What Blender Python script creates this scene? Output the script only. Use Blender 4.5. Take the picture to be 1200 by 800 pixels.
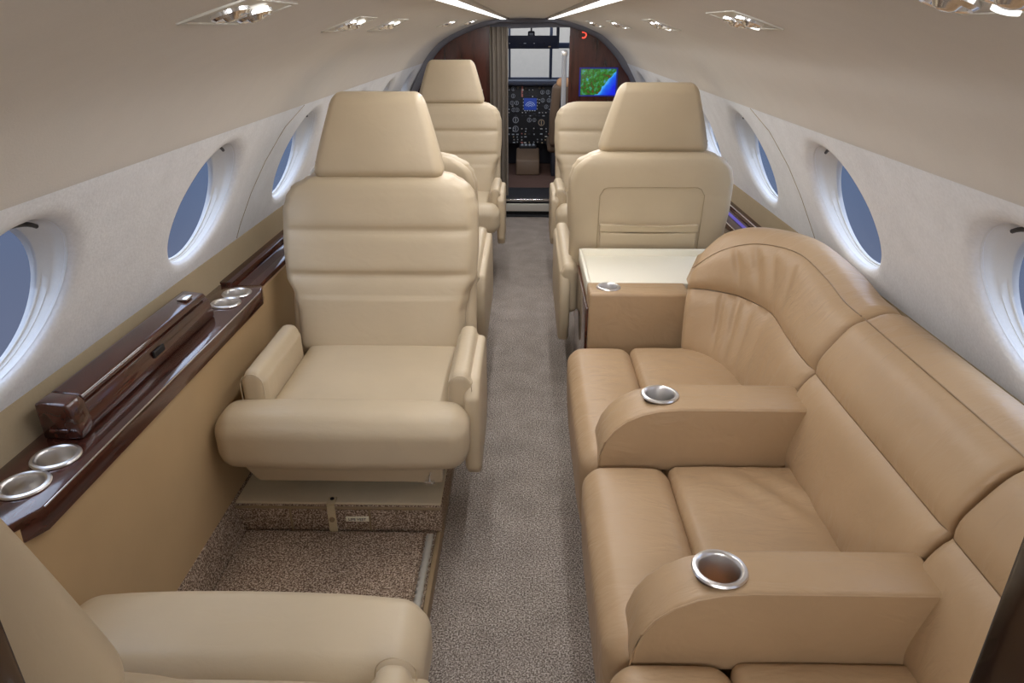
import bpy, bmesh, math, random
from mathutils import Vector, Matrix
random.seed(7)
PI = math.pi
for o in list(bpy.data.objects):
    bpy.data.objects.remove(o)
SC = bpy.context.scene
COL = SC.collection

# ------------------------------------------------------------------ camera, world, light, exposure
cam_d = bpy.data.cameras.new('camera')
cam_d.sensor_width = 36.0
cam_d.lens = 820 * 36 / 1200
cam_d.clip_start = 0.02
cam = bpy.data.objects.new('camera', cam_d)
cam.location = (0, 0, 1.4)
cam.rotation_euler = (math.radians(90 - 24.2), 0, math.radians(1.08))
COL.objects.link(cam)
SC.camera = cam

SC.view_settings.view_transform = 'Standard'
SC.view_settings.look = 'None'
SC.view_settings.gamma = 1.0
SC.view_settings.use_curve_mapping = False
SC.view_settings.exposure = -0.06

def srgb(r, g, b):
    def f(c):
        c /= 255.0
        return c / 12.92 if c <= 0.04045 else ((c + 0.055) / 1.055) ** 2.4
    return (f(r), f(g), f(b), 1.0)

world = bpy.data.worlds.new('dusk sky')
SC.world = world
world.use_nodes = True
wn = world.node_tree
wn.nodes.clear()
w_out = wn.nodes.new('ShaderNodeOutputWorld')
w_bg = wn.nodes.new('ShaderNodeBackground')
w_geo = wn.nodes.new('ShaderNodeTexCoord')
w_sep = wn.nodes.new('ShaderNodeSeparateXYZ')
w_map = wn.nodes.new('ShaderNodeMapRange')
w_map.inputs['From Min'].default_value = -0.75
w_map.inputs['From Max'].default_value = 0.35
w_ramp = wn.nodes.new('ShaderNodeValToRGB')
w_ramp.color_ramp.elements[0].color = srgb(132, 130, 148)
w_ramp.color_ramp.elements[1].color = srgb(190, 205, 230)
e = w_ramp.color_ramp.elements.new(0.45)
e.color = srgb(106, 116, 140)
e2 = w_ramp.color_ramp.elements.new(0.66)
e2.color = srgb(86, 112, 148)
wn.links.new(w_geo.outputs['Generated'], w_sep.inputs[0])
wn.links.new(w_sep.outputs['Z'], w_map.inputs['Value'])
wn.links.new(w_map.outputs[0], w_ramp.inputs[0])
wn.links.new(w_ramp.outputs[0], w_bg.inputs['Color'])
w_str = wn.nodes.new('ShaderNodeMapRange')
w_str.inputs['From Min'].default_value = 0.0
w_str.inputs['From Max'].default_value = 0.35
w_str.inputs['To Min'].default_value = 1.0
w_str.inputs['To Max'].default_value = 3.0
wn.links.new(w_sep.outputs['Z'], w_str.inputs['Value'])
wn.links.new(w_str.outputs[0], w_bg.inputs['Strength'])
wn.links.new(w_bg.outputs[0], w_out.inputs[0])

def area(name, loc, size, power, color, direction):
    l = bpy.data.lights.new(name, 'AREA')
    l.shape = 'RECTANGLE'
    l.size, l.size_y = size
    l.energy = power
    l.color = color
    o = bpy.data.objects.new(name, l)
    o.location = loc
    o.rotation_euler = Vector(direction).to_track_quat('-Z', 'Y').to_euler()
    COL.objects.link(o)
    return o

WARM = (1.0, 0.93, 0.84)
NEUT = (0.98, 0.98, 1.0)
# daylight falling through the windows on both sides, from the sky and off the pale apron
for sx in (-1, 1):
    area('window_daylight', (sx * 2.3, 2.4, 2.9), (6.5, 1.4), 45, (0.86, 0.92, 1.0), (-sx * 0.75, 0, -1))
# added soft fill from behind the camera, standing for no known lamp
area('aft_fill', (0, -0.5, 1.33), (1.0, 0.22), 10, NEUT, (0, 1, -0.12))
for sx, x in ((-1, -0.165), (1, 0.175)):
    area('strip_glow', (x, 3.2, 1.446), (0.03, 4.6), 12, NEUT, (0, 0, -1))

# ------------------------------------------------------------------ materials
def base_mat(name, col, rough=0.5, metal=0.0, spec=0.5, coat=0.0):
    m = bpy.data.materials.new(name)
    m.use_nodes = True
    b = m.node_tree.nodes['Principled BSDF']
    b.inputs['Base Color'].default_value = col
    b.inputs['Roughness'].default_value = rough
    b.inputs['Metallic'].default_value = metal
    b.inputs['Specular IOR Level'].default_value = spec
    b.inputs['Coat Weight'].default_value = coat
    b.inputs['Coat Roughness'].default_value = 0.05
    return m, m.node_tree, b

def noise(nt, scale, detail=2.0, vec=None, rough=0.5):
    n = nt.nodes.new('ShaderNodeTexNoise')
    n.inputs['Scale'].default_value = scale
    n.inputs['Detail'].default_value = detail
    n.inputs['Roughness'].default_value = rough
    if vec: nt.links.new(vec, n.inputs['Vector'])
    return n

def ramp(nt, fac, stops):
    r = nt.nodes.new('ShaderNodeValToRGB')
    cr = r.color_ramp
    cr.elements[0].position, cr.elements[0].color = stops[0]
    cr.elements[1].position, cr.elements[1].color = stops[-1]
    for p, c in stops[1:-1]:
        k = cr.elements.new(p); k.color = c
    nt.links.new(fac, r.inputs[0])
    return r

def bump(nt, b, h, strength, dist=0.002, prev=None):
    n = nt.nodes.new('ShaderNodeBump')
    n.inputs['Strength'].default_value = strength
    n.inputs['Distance'].default_value = dist
    nt.links.new(h, n.inputs['Height'])
    if prev: nt.links.new(prev.outputs[0], n.inputs['Normal'])
    nt.links.new(n.outputs[0], b.inputs['Normal'])
    return n

def mul(c, k):
    return (c[0] * k, c[1] * k, c[2] * k, 1)

def leather(name, col, wrinkle=0.25):
    m, nt, b = base_mat(name, col, 0.42, spec=0.42)
    tc = nt.nodes.new('ShaderNodeTexCoord')
    n1 = noise(nt, 5, 3, tc.outputs['Object'])
    r = ramp(nt, n1.outputs['Fac'], [(0.3, mul(col, 0.95)), (0.7, mul(col, 1.04))])
    nt.links.new(r.outputs[0], b.inputs['Base Color'])
    v = nt.nodes.new('ShaderNodeTexVoronoi')
    v.inputs['Scale'].default_value = 420
    nt.links.new(tc.outputs['Object'], v.inputs['Vector'])
    k = bump(nt, b, v.outputs['Distance'], 0.12, 0.0006)
    mp = nt.nodes.new('ShaderNodeMapping')
    mp.inputs['Rotation'].default_value = (0.3, 0.2, 0.5)
    mp.inputs['Scale'].default_value = (1.0, 2.6, 1.4)
    nt.links.new(tc.outputs['Object'], mp.inputs['Vector'])
    n2 = noise(nt, 9, 3, mp.outputs[0], 0.55)
    n2.inputs['Distortion'].default_value = 0.6
    bump(nt, b, n2.outputs['Fac'], wrinkle, 0.008, k)
    return m

def fabric(name, col, scale=260, amt=0.06, bs=0.35):
    m, nt, b = base_mat(name, col, 0.9, spec=0.15)
    tc = nt.nodes.new('ShaderNodeTexCoord')
    n1 = noise(nt, scale, 2, tc.outputs['Object'])
    n2 = noise(nt, 14, 4, tc.outputs['Object'])
    mx = nt.nodes.new('ShaderNodeMath'); mx.operation = 'ADD'
    nt.links.new(n1.outputs['Fac'], mx.inputs[0]); nt.links.new(n2.outputs['Fac'], mx.inputs[1])
    hf = nt.nodes.new('ShaderNodeMath'); hf.operation = 'MULTIPLY'; hf.inputs[1].default_value = 0.5
    nt.links.new(mx.outputs[0], hf.inputs[0])
    r = ramp(nt, hf.outputs[0], [(0.35, mul(col, 1 - amt)), (0.65, mul(col, 1 + amt))])
    nt.links.new(r.outputs[0], b.inputs['Base Color'])
    bump(nt, b, n1.outputs['Fac'], bs, 0.002)
    return m

def carpet(name, c1, c2, c3, scale=170):
    m, nt, b = base_mat(name, c2, 0.97, spec=0.05)
    tc = nt.nodes.new('ShaderNodeTexCoord')
    n1 = noise(nt, scale, 2, tc.outputs['Object'], 0.6)
    n2 = noise(nt, 9, 3, tc.outputs['Object'])
    r = ramp(nt, n1.outputs['Fac'], [(0.36, c1), (0.5, c2), (0.64, c3)])
    r2 = ramp(nt, n2.outputs['Fac'], [(0.3, (0.86, 0.86, 0.86, 1)), (0.7, (1.1, 1.1, 1.1, 1))])
    mx = nt.nodes.new('ShaderNodeMixRGB'); mx.blend_type = 'MULTIPLY'; mx.inputs[0].default_value = 1
    nt.links.new(r.outputs[0], mx.inputs[1]); nt.links.new(r2.outputs[0], mx.inputs[2])
    nt.links.new(mx.outputs[0], b.inputs['Base Color'])
    bump(nt, b, n1.outputs['Fac'], 0.5, 0.003)
    return m

def wood(name, c1, c2, axis_scale=(18, 1.2, 18), rough=0.16):
    m, nt, b = base_mat(name, c1, rough, spec=0.5, coat=0.6)
    tc = nt.nodes.new('ShaderNodeTexCoord')
    mp = nt.nodes.new('ShaderNodeMapping')
    mp.inputs['Scale'].default_value = axis_scale
    nt.links.new(tc.outputs['Object'], mp.inputs['Vector'])
    n = noise(nt, 1.6, 6, mp.outputs[0], 0.62)
    n.inputs['Distortion'].default_value = 1.2
    r = ramp(nt, n.outputs['Fac'], [(0.3, c1), (0.52, mul(c2, 0.8)), (0.72, c2)])
    nt.links.new(r.outputs[0], b.inputs['Base Color'])
    return m

def emit(name, col, s):
    m, nt, b = base_mat(name, (0, 0, 0, 1), 0.5)
    b.inputs['Emission Color'].default_value = col
    b.inputs['Emission Strength'].default_value = s
    return m

M = {}
M['leather'] = leather('cream leather', srgb(197, 179, 150), 0.22)
M['leather_sofa'] = leather('tan leather', srgb(178, 149, 115), 0.6)
M['leather_dark'] = leather('taupe piping leather', srgb(150, 128, 98), 0.1)
M['leather_sofa_dark'] = leather('tan stitching', srgb(150, 124, 94), 0.1)
M['stitch_light'] = leather('cream stitching', srgb(172, 153, 122), 0.1)
M['side_panel'] = leather('tan side panel leather', srgb(186, 158, 119), 0.03)
M['dado'] = fabric('taupe dado leather', srgb(164, 148, 122), 200, 0.03, 0.1)
M['ceiling'] = fabric('warm grey headliner', srgb(220, 215, 208), 300, 0.02, 0.15)
M['wall'] = fabric('off white ultrasuede', srgb(234, 236, 240), 130, 0.05, 0.5)
M['reveal'] = fabric('white window reveal', srgb(226, 226, 224), 160, 0.02, 0.15)
M['trim_grey'] = fabric('blue grey trim fabric', srgb(128, 128, 136), 200, 0.03)
M['carpet'] = carpet('aisle carpet', srgb(92, 82, 75), srgb(146, 135, 126), srgb(200, 190, 180), 230)
M['carpet_brown'] = carpet('footwell carpet', srgb(96, 79, 67), srgb(150, 128, 110), srgb(216, 198, 178), 230)
M['wood'] = wood('burgundy walnut', srgb(34, 17, 13), srgb(84, 44, 34))
M['wood_dark'] = wood('espresso lacquered wood', srgb(20, 13, 11), srgb(44, 27, 22), (9, 9, 1.2))
M['wood_v'] = wood('burgundy walnut upright', srgb(44, 20, 16), srgb(92, 46, 38), (9, 9, 1.2))
M['chrome'], _, _ = base_mat('chrome', (0.82, 0.82, 0.83, 1), 0.16, 1.0)
M['steel'], _, _ = base_mat('brushed steel', (0.78, 0.76, 0.74, 1), 0.3, 1.0)
M['black'], _, _ = base_mat('black plastic', srgb(22, 22, 26), 0.5)
M['dark'], _, _ = base_mat('charcoal plastic', srgb(44, 44, 52), 0.5)
M['panel_blue'], _, _ = base_mat('instrument panel slate', srgb(48, 52, 68), 0.55)
M['cream_tray'], _, _ = base_mat('cream tray lining', srgb(246, 240, 222), 0.5)
M['beige_plastic'] = fabric('beige painted board', srgb(214, 198, 168), 60, 0.02, 0.05)
M['webbing'] = fabric('tan webbing', srgb(206, 188, 152), 500, 0.08)
M['label'], _, _ = base_mat('ivory label', srgb(244, 236, 214), 0.6)
M['ink'], _, _ = base_mat('dark ink', srgb(60, 50, 40), 0.8)
M['cork'] = fabric('amber cup base', srgb(176, 116, 70), 90, 0.3)
M['plate'], _, _ = base_mat('pale metal plate', srgb(206, 202, 192), 0.35, 0.35)
M['curtain'] = fabric('taupe curtain cloth', srgb(134, 124, 112), 200, 0.05)
M['post_white'], _, _ = base_mat('pale grey post', srgb(196, 196, 198), 0.4)
M['red'] = emit('red lamp', srgb(255, 84, 66), 1.6)
M['lamp'] = emit('strip lamp diffuser', (1, 0.985, 0.95, 1), 2.6)
M['spot'] = emit('reading lamp', (1, 0.97, 0.92, 1), 2.0)
M['sheepskin'] = fabric('tan sheepskin', srgb(206, 160, 120), 120, 0.1)
M['brownleather'] = leather('brown cockpit leather', srgb(120, 98, 78), 0.1)
M['cockpit_floor'] = fabric('brown cockpit carpet', srgb(104, 80, 70), 150, 0.1)
g, gnt, gb = base_mat('cabin window glass', (0.9, 0.93, 1, 1), 0.02)
gb.inputs['Transmission Weight'].default_value = 1.0
gb.inputs['IOR'].default_value = 1.02
M['glass'] = g
scr, snt, sb = base_mat('moving map screen', (0, 0, 0, 1), 0.3)
tc = snt.nodes.new('ShaderNodeTexCoord')
sep = snt.nodes.new('ShaderNodeSeparateXYZ'); snt.links.new(tc.outputs['Object'], sep.inputs[0])
nz = noise(snt, 14, 4, tc.outputs['Object'])
def mth(nt, op, a, bb):
    n = nt.nodes.new('ShaderNodeMath'); n.operation = op
    for i, v in enumerate((a, bb)):
        if isinstance(v, (int, float)): n.inputs[i].default_value = v
        else: nt.links.new(v, n.inputs[i])
    return n.outputs[0]
# coast runs from the lower middle to the upper right corner
co = mth(snt, 'SUBTRACT', mth(snt, 'SUBTRACT', sep.outputs['X'], 0.062), mth(snt, 'MULTIPLY', sep.outputs['Z'], 0.87))
co = mth(snt, 'ADD', co, mth(snt, 'MULTIPLY', mth(snt, 'SUBTRACT', nz.outputs['Fac'], 0.5), 0.10))
land = noise(snt, 32, 5, tc.outputs['Object'], 0.7)
lr = ramp(snt, land.outputs['Fac'], [(0.36, srgb(120, 60, 40)), (0.44, srgb(20, 82, 22)), (0.56, srgb(64, 132, 40)), (0.68, srgb(70, 150, 190))])
sr = ramp(snt, co, [(0.0, srgb(90, 190, 240)), (0.03, srgb(30, 110, 240)), (0.09, srgb(22, 34, 226))])
ml = snt.nodes.new('ShaderNodeMixRGB')
snt.links.new(mth(snt, 'GREATER_THAN', co, 0.004), ml.inputs[0])
snt.links.new(lr.outputs[0], ml.inputs[1]); snt.links.new(sr.outputs[0], ml.inputs[2])
snt.links.new(ml.outputs[0], sb.inputs['Emission Color']); sb.inputs['Emission Strength'].default_value = 1.0
M['map'] = scr
M['blue_screen'] = emit('blue display', srgb(30, 60, 150), 0.7)
M['blue_reflection'] = emit('painted blue reflection', srgb(104, 92, 200), 0.7)
M['cyan_ink'] = emit('display traces', srgb(200, 215, 235), 0.8)
M['gauge_white'], _, _ = base_mat('gauge markings', srgb(180, 184, 190), 0.5)
M['gauge_tan'], _, _ = base_mat('gauge ring tan', srgb(200, 176, 140), 0.5)
M['gauge_red'], _, _ = base_mat('gauge tape red', srgb(206, 130, 118), 0.5)

# ------------------------------------------------------------------ mesh helpers
def finish(name, me, mat, parent=None, smooth=True, angle=40):
    me.materials.append(M[mat] if isinstance(mat, str) else mat)
    if smooth:
        me.polygons.foreach_set('use_smooth', [True] * len(me.polygons))
        if angle: me.set_sharp_from_angle(angle=math.radians(angle))
    me.update()
    o = bpy.data.objects.new(name, me)
    COL.objects.link(o)
    if parent: o.parent = parent
    return o

def mesh(name, V, Fc, mat, parent=None, smooth=True, angle=40, fix=True):
    me = bpy.data.meshes.new(name)
    me.from_pydata([tuple(v) for v in V], [], Fc)
    if fix:
        bm = bmesh.new(); bm.from_mesh(me)
        bmesh.ops.remove_doubles(bm, verts=bm.verts, dist=1e-6)
        bmesh.ops.recalc_face_normals(bm, faces=bm.faces)
        bm.to_mesh(me); bm.free()
    return finish(name, me, mat, parent, smooth, angle)

def tag(o, label=None, cat=None, group=None, kind=None):
    if label: o['label'] = label
    if cat: o['category'] = cat
    if group: o['group'] = group
    if kind: o['kind'] = kind
    return o

def thing(name, label, cat, loc=(0, 0, 0), rz=0, group=None):
    o = bpy.data.objects.new(name, None)
    o.empty_display_size = 0.1
    COL.objects.link(o)
    o.location = loc
    o.rotation_euler = (0, 0, rz)
    return tag(o, label, cat, group)

def copy_thing(o, label, loc, rz=None, skip=()):
    c = o.copy(); COL.objects.link(c); c.location = loc
    if rz is not None: c.rotation_euler = (0, 0, rz)
    if label: c['label'] = label
    def rec(src, dst):
        for ch in src.children:
            if ch.name.split('.')[0] in skip: continue
            d = ch.copy(); COL.objects.link(d); d.parent = dst
            rec(ch, d)
    rec(o, c)
    return c

def rb(c, h, r, nf=(4, 4, 4), nr=4, warp=None):
    """rounded box as quads: centre c, half sizes h, corner radius r, optional warp(x, y, z, u, v, w)"""
    ax = []
    for i in range(3):
        rr = min(r, h[i] * 0.999)
        t = [math.tan(k * (PI / 4) / nr) for k in range(nr + 1)]
        lo = [-h[i] + rr - rr * q for q in reversed(t)]
        hi = [h[i] - rr + rr * q for q in t]
        n = nf[i]
        mid = [lo[-1] + (hi[0] - lo[-1]) * k / n for k in range(1, n)] if h[i] - rr > 1e-4 else []
        if h[i] - rr <= 1e-3: hi = hi[1:]
        ax.append(lo + mid + hi)
    V, Fc, idx = [], [], {}
    N = [len(a) for a in ax]
    def vid(i, j, k):
        key = (i, j, k)
        if key in idx: return idx[key]
        p = [ax[0][i], ax[1][j], ax[2][k]]
        rad = [min(r, h[q] * 0.999) for q in range(3)]
        core = [max(-(h[q] - rad[q]), min(h[q] - rad[q], p[q])) for q in range(3)]
        d = [(p[q] - core[q]) / rad[q] for q in range(3)]
        L = math.sqrt(sum(x * x for x in d))
        if L > 1e-9: q3 = [core[q] + d[q] / L * rad[q] for q in range(3)]
        else: q3 = p
        if warp: q3 = warp(q3[0] + c[0], q3[1] + c[1], q3[2] + c[2], p[0] / h[0], p[1] / h[1], p[2] / h[2])
        else: q3 = [q3[q] + c[q] for q in range(3)]
        idx[key] = len(V); V.append(tuple(q3)); return idx[key]
    for (a, b, d) in ((0, 1, 2), (1, 2, 0), (2, 0, 1)):
        for side in (0, N[d] - 1):
            for i in range(N[a] - 1):
                for j in range(N[b] - 1):
                    q = []
                    for (ii, jj) in ((i, j), (i + 1, j), (i + 1, j + 1), (i, j + 1)):
                        k = [0, 0, 0]; k[a] = ii; k[b] = jj; k[d] = side
                        q.append(vid(*k))
                    Fc.append(q if side else q[::-1])
    return V, Fc

def rbox(name, c, h, r, mat, parent=None, nf=(4, 4, 4), nr=3, warp=None, angle=60):
    V, Fc = rb(c, h, r, nf, nr, warp)
    return mesh(name, V, Fc, mat, parent, True, angle)

def bbox(x0, x1, y0, y1, z0, z1):
    return ((x0 + x1) / 2, (y0 + y1) / 2, (z0 + z1) / 2), ((x1 - x0) / 2, (y1 - y0) / 2, (z1 - z0) / 2)

def box(name, x0, x1, y0, y1, z0, z1, mat, parent=None, r=0.004):
    c, h = bbox(x0, x1, y0, y1, z0, z1)
    r = min(r, min(h) * 0.9)
    return rbox(name, c, h, r, mat, parent, (1, 1, 1), 2)

def multi(name, boxes, mat, parent=None, r=0.003):
    V, Fc = [], []
    for b in boxes:
        c, h = bbox(*b)
        v, f = rb(c, h, min(r, min(h) * 0.9), (1, 1, 1), 1)
        o = len(V); V += v; Fc += [[q + o for q in g_] for g_ in f]
    return mesh(name, V, Fc, mat, parent, True, 50)

def lathe(name, prof, c, mat, parent=None, n=36, axis='Z', mtx=None):
    V, Fc = [], []
    for (r, z) in prof:
        for k in range(n):
            a = 2 * PI * k / n
            p = Vector((r * math.cos(a), r * math.sin(a), z))
            if axis == 'Y': p = Vector((p.x, -p.z, p.y))
            if mtx: p = mtx @ p
            V.append(tuple(p + Vector(c)))
    m = len(prof)
    for i in range(m - 1):
        for k in range(n):
            Fc.append([i * n + k, i * n + (k + 1) % n, (i + 1) * n + (k + 1) % n, (i + 1) * n + k])
    if prof[0][0] > 1e-5: pass
    return mesh(name, V, Fc, mat, parent, True, 40)

def loft(name, rings, mat, parent=None, closed=True, caps=True, angle=40, smooth=True):
    n = len(rings[0]); V = [p for r in rings for p in r]; Fc = []
    for i in range(len(rings) - 1):
        for k in range(n if closed else n - 1):
            k2 = (k + 1) % n
            Fc.append([i * n + k, i * n + k2, (i + 1) * n + k2, (i + 1) * n + k])
    if caps and closed:
        Fc.append(list(range(n))[::-1]); Fc.append([(len(rings) - 1) * n + k for k in range(n)])
    return mesh(name, V, Fc, mat, parent, smooth, angle)

def tube(name, pts, r, mat, parent=None, n=8, closed=False):
    V, Fc = [], []
    P = [Vector(p) for p in pts]
    for i, p in enumerate(P):
        if closed: d = P[(i + 1) % len(P)] - P[i - 1]
        else: d = P[min(i + 1, len(P) - 1)] - P[max(i - 1, 0)]
        d.normalize()
        u = d.orthogonal() if abs(d.z) > 0.95 else d.cross(Vector((0, 0, 1)))
        u.normalize(); w = d.cross(u)
        for k in range(n):
            a = 2 * PI * k / n
            V.append(tuple(p + (u * math.cos(a) + w * math.sin(a)) * r))
    m = len(P)
    for i in range(m if closed else m - 1):
        j = (i + 1) % m
        for k in range(n):
            Fc.append([i * n + k, i * n + (k + 1) % n, j * n + (k + 1) % n, j * n + k])
    if not closed:
        Fc.append(list(range(n))); Fc.append([(m - 1) * n + k for k in range(n)])
    return mesh(name, V, Fc, mat, parent, True, 60)

def prism(name, poly, a0, a1, axis, mat, parent=None, bev=0.004, seg=2, angle=35):
    """extrude a 2D polygon along an axis. axis X: poly=(y,z); Y: (x,z); Z: (x,y)"""
    bm = bmesh.new()
    def pt(p, a):
        return {'X': (a, p[0], p[1]), 'Y': (p[0], a, p[1]), 'Z': (p[0], p[1], a)}[axis]
    A = [bm.verts.new(pt(p, a0)) for p in poly]
    B = [bm.verts.new(pt(p, a1)) for p in poly]
    n = len(poly)
    bm.faces.new(A); bm.faces.new(B[::-1])
    rim = []
    for k in range(n):
        f = bm.faces.new([A[k], B[k], B[(k + 1) % n], A[(k + 1) % n]])
    bmesh.ops.recalc_face_normals(bm, faces=bm.faces)
    if bev > 0:
        ed = [e_ for e_ in bm.edges if e_.calc_face_angle(0) > math.radians(35)]
        bmesh.ops.bevel(bm, geom=ed, offset=bev, segments=seg, affect='EDGES', profile=0.5, clamp_overlap=True)
    me = bpy.data.meshes.new(name)
    bm.to_mesh(me); bm.free()
    return finish(name, me, mat, parent, True, angle)

def cut_cylinders(o, holes):
    """real round recesses: holes = [(x, y, z_top, radius, depth)] in the object's own space"""
    cs = []
    for (x, y, z, r, d) in holes:
        bm = bmesh.new()
        bmesh.ops.create_cone(bm, cap_ends=True, segments=40, radius1=r, radius2=r, depth=d + 0.05,
                              matrix=Matrix.Translation((x, y, z + 0.05 - (d + 0.05) / 2)))
        me = bpy.data.meshes.new('cutter'); bm.to_mesh(me); bm.free()
        c = bpy.data.objects.new('cutter', me); COL.objects.link(c)
        c.parent = o
        md = o.modifiers.new('hole', 'BOOLEAN'); md.object = c; md.operation = 'DIFFERENCE'; md.solver = 'EXACT'
        cs.append(c)
    bpy.context.view_layer.update()
    dg = bpy.context.evaluated_depsgraph_get()
    me = bpy.data.meshes.new_from_object(o.evaluated_get(dg))
    o.modifiers.clear()
    o.data = me
    for c in cs: bpy.data.objects.remove(c)
    o.data.set_sharp_from_angle(angle=math.radians(40))

def cup(x, y, z, r, parent, deep=0.05, base='steel', label=None):
    rim = r + 0.006
    prof = [(rim - 0.001, 0.0), (rim, 0.002), (rim - 0.002, 0.005), (r - 0.001, 0.006), (r - 0.0045, 0.004), (r - 0.006, 0.0),
            (r - 0.006, -deep), (r - 0.0065, -deep + 0.0), (0.001, -deep)]
    o = lathe('cup_holder', prof, (x, y, z), 'steel', parent, 48)
    if label: o['label'] = label
    lathe('cup_base', [(r - 0.0075, -deep + 0.0015), (0.6 * r, -deep + 0.003), (0.0005, -deep + 0.002)], (x, y, z), base, o, 32)
    return o

# ------------------------------------------------------------------ fuselage shell
WZ = [0.735, 0.79, 0.85, 0.92, 1.00, 1.08, 1.158]
WX = [0.983, 0.957, 0.927, 0.892, 0.850, 0.805, 0.757]
def wx(z):
    if z <= WZ[0]: return WX[0]
    for i in range(6):
        if z <= WZ[i + 1]:
            t = (z - WZ[i]) / (WZ[i + 1] - WZ[i])
            return WX[i] + (WX[i + 1] - WX[i]) * t
    return WX[-1] + (z - WZ[-1]) * -0.6
ROFF = 0.022       # the cabin sits a touch off the camera line
def WXS(side, z): return side * (wx(z) - (ROFF if side > 0 else 0))

Y0, Y1 = -0.62, 5.72
Z_LO, Z_HI = 0.735, 1.158
WA, WB, WZC = 0.210, 0.176, 0.955

def window_wall(side, centres, name):
    """side lining with rounded oval openings; every bay is a polar patch round its window"""
    V, Fc = [], []
    bounds = [Y0] + [(centres[i] + centres[i + 1]) / 2 for i in range(len(centres) - 1)] + [Y1]
    N = 96
    for bi, yc in enumerate(centres):
        ya, yb = bounds[bi], bounds[bi + 1]
        dirs = []
        angs = [2 * PI * k / N for k in range(N)]
        cor = [math.atan2((zz - WZC) / WB, (yy - yc) / WA) % (2 * PI) for yy in (ya, yb) for zz in (Z_LO, Z_HI)]
        for c_ in cor:
            j = min(range(N), key=lambda q: abs(((angs[q] - c_) + PI) % (2 * PI) - PI))
            angs[j] = c_
        base = len(V)
        rings = []
        # rounded lip going outboard
        for s, dx in ((-0.018, 0.026), (-0.015, 0.014), (-0.009, 0.006), (-0.001, 0.002), (0.009, 0.0)):
            rings.append(('lip', s, dx))
        for t in [(k / 12.0) for k in range(1, 13)]:
            rings.append(('out', t, 0))
        for kind, s, dx in rings:
            for a in angs:
                ey, ez = (WA + 0.009) * math.cos(a), (WB + 0.009) * math.sin(a)
                if kind == 'lip':
                    y = yc + (WA + s) * math.cos(a); z = WZC + (WB + s) * math.sin(a)
                else:
                    ky = ((yb - yc) if math.cos(a) > 0 else (ya - yc)) / (math.cos(a) * WA) if abs(math.cos(a)) > 1e-6 else 1e9
                    kz = ((Z_HI - WZC) if math.sin(a) > 0 else (Z_LO - WZC)) / (math.sin(a) * WB) if abs(math.sin(a)) > 1e-6 else 1e9
                    k = min(ky, kz)
                    oy, oz = k * math.cos(a) * WA, k * math.sin(a) * WB
                    y = yc + ey + (oy - ey) * s; z = WZC + ez + (oz - ez) * s
                V.append((WXS(side, z) + side * dx, y, z))
        for i in range(len(rings) - 1):
            for k in range(N):
                k2 = (k + 1) % N
                Fc.append([base + i * N + k, base + i * N + k2, base + (i + 1) * N + k2, base + (i + 1) * N + k])
    return tag(mesh(name, V, Fc, 'wall', None, True, 60), kind='structure')

LW = [0.26, 1.08, 1.90, 2.72, 3.54, 4.36, 5.18]
RW = [0.26, 1.08, 1.89, 2.69, 3.49, 4.29, 5.09]
window_wall(-1, LW, 'wall_left')
window_wall(1, RW, 'wall_right')

def make_window(side, yc, num, first):
    """reveal tunnel, seal, glass pane and the dark pull of the shade tucked in at the top"""
    root = thing('window_%d' % num, None, None, (0, yc, 0)); root['kind'] = 'structure'
    N = 72
    def ring(s, dx, ds=0):
        R_ = []
        for k in range(N):
            a = 2 * PI * k / N
            y = (WA + s) * math.cos(a); z = WZC + ds + (WB + s) * math.sin(a)
            R_.append((WXS(side, WZC) + side * dx + (WXS(side, z) - WXS(side, WZC)) * min(1.0, max(0.0, 1 - (dx - 0.028) / 0.13)), y, z))
        return R_
    loft('window_reveal', [ring(-0.0175, 0.020), ring(-0.018, 0.034), ring(-0.019, 0.046), ring(-0.0205, 0.047), ring(-0.021, 0.062), ring(-0.025, 0.064), ring(-0.027, 0.080)],
         'reveal', root, True, False, 60)
    # solid pane, 4 mm thick
    a_, b_ = ring(-0.026, 0.068), ring(-0.026, 0.072)
    V = a_ + b_
    Fc = [list(range(N)), [N + k for k in range(N)][::-1]] + [[k, (k + 1) % N, N + (k + 1) % N, N + k] for k in range(N)]
    mesh('window_glass', V, Fc, 'glass', root, False)
    # shade pull: a slim dark lip under the top of the reveal
    pts = []
    for k in range(13):
        a = math.radians(60 + 60 * k / 12)
        y = (WA - 0.026) * math.cos(a); z = WZC + (WB - 0.026) * math.sin(a)
        pts.append((WXS(side, z) + side * 0.045, y, z))
    tube('shade_pull', pts, 0.0042, 'dark', root, 8)
n_ = 1
for i, y in enumerate(LW): make_window(-1, y, n_, i == 0); n_ += 1
for i, y in enumerate(RW): make_window(1, y, n_, i == 0); n_ += 1

# headliner
CP = [(-0.768, 1.148), (-0.757, 1.160), (-0.71, 1.222), (-0.64, 1.290), (-0.55, 1.345), (-0.42, 1.400), (-0.30, 1.436), (-0.21, 1.452), (-0.20, 1.460), (-0.13, 1.462), (-0.12, 1.455), (0.0, 1.458)]
cp = CP + [(-x - (ROFF if z < 1.3 else 0) + (0.01 if z > 1.44 else 0), z) for (x, z) in CP[::-1][1:]]
def _smooth(P):
    out = []
    for i in range(len(P) - 1):
        p0, p1, p2, p3 = P[max(i - 1, 0)], P[i], P[i + 1], P[min(i + 2, len(P) - 1)]
        for q in range(4):
            t = q / 4
            out.append(tuple(p1[j] + (p2[j] - p0[j]) * .5 * t + (2 * p0[j] - 5 * p1[j] + 4 * p2[j] - p3[j]) * .5 * t * t + (3 * p1[j] - p0[j] - 3 * p2[j] + p3[j]) * .5 * t ** 3 for j in (0, 1)))
    out.append(P[-1])
    return out
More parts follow.
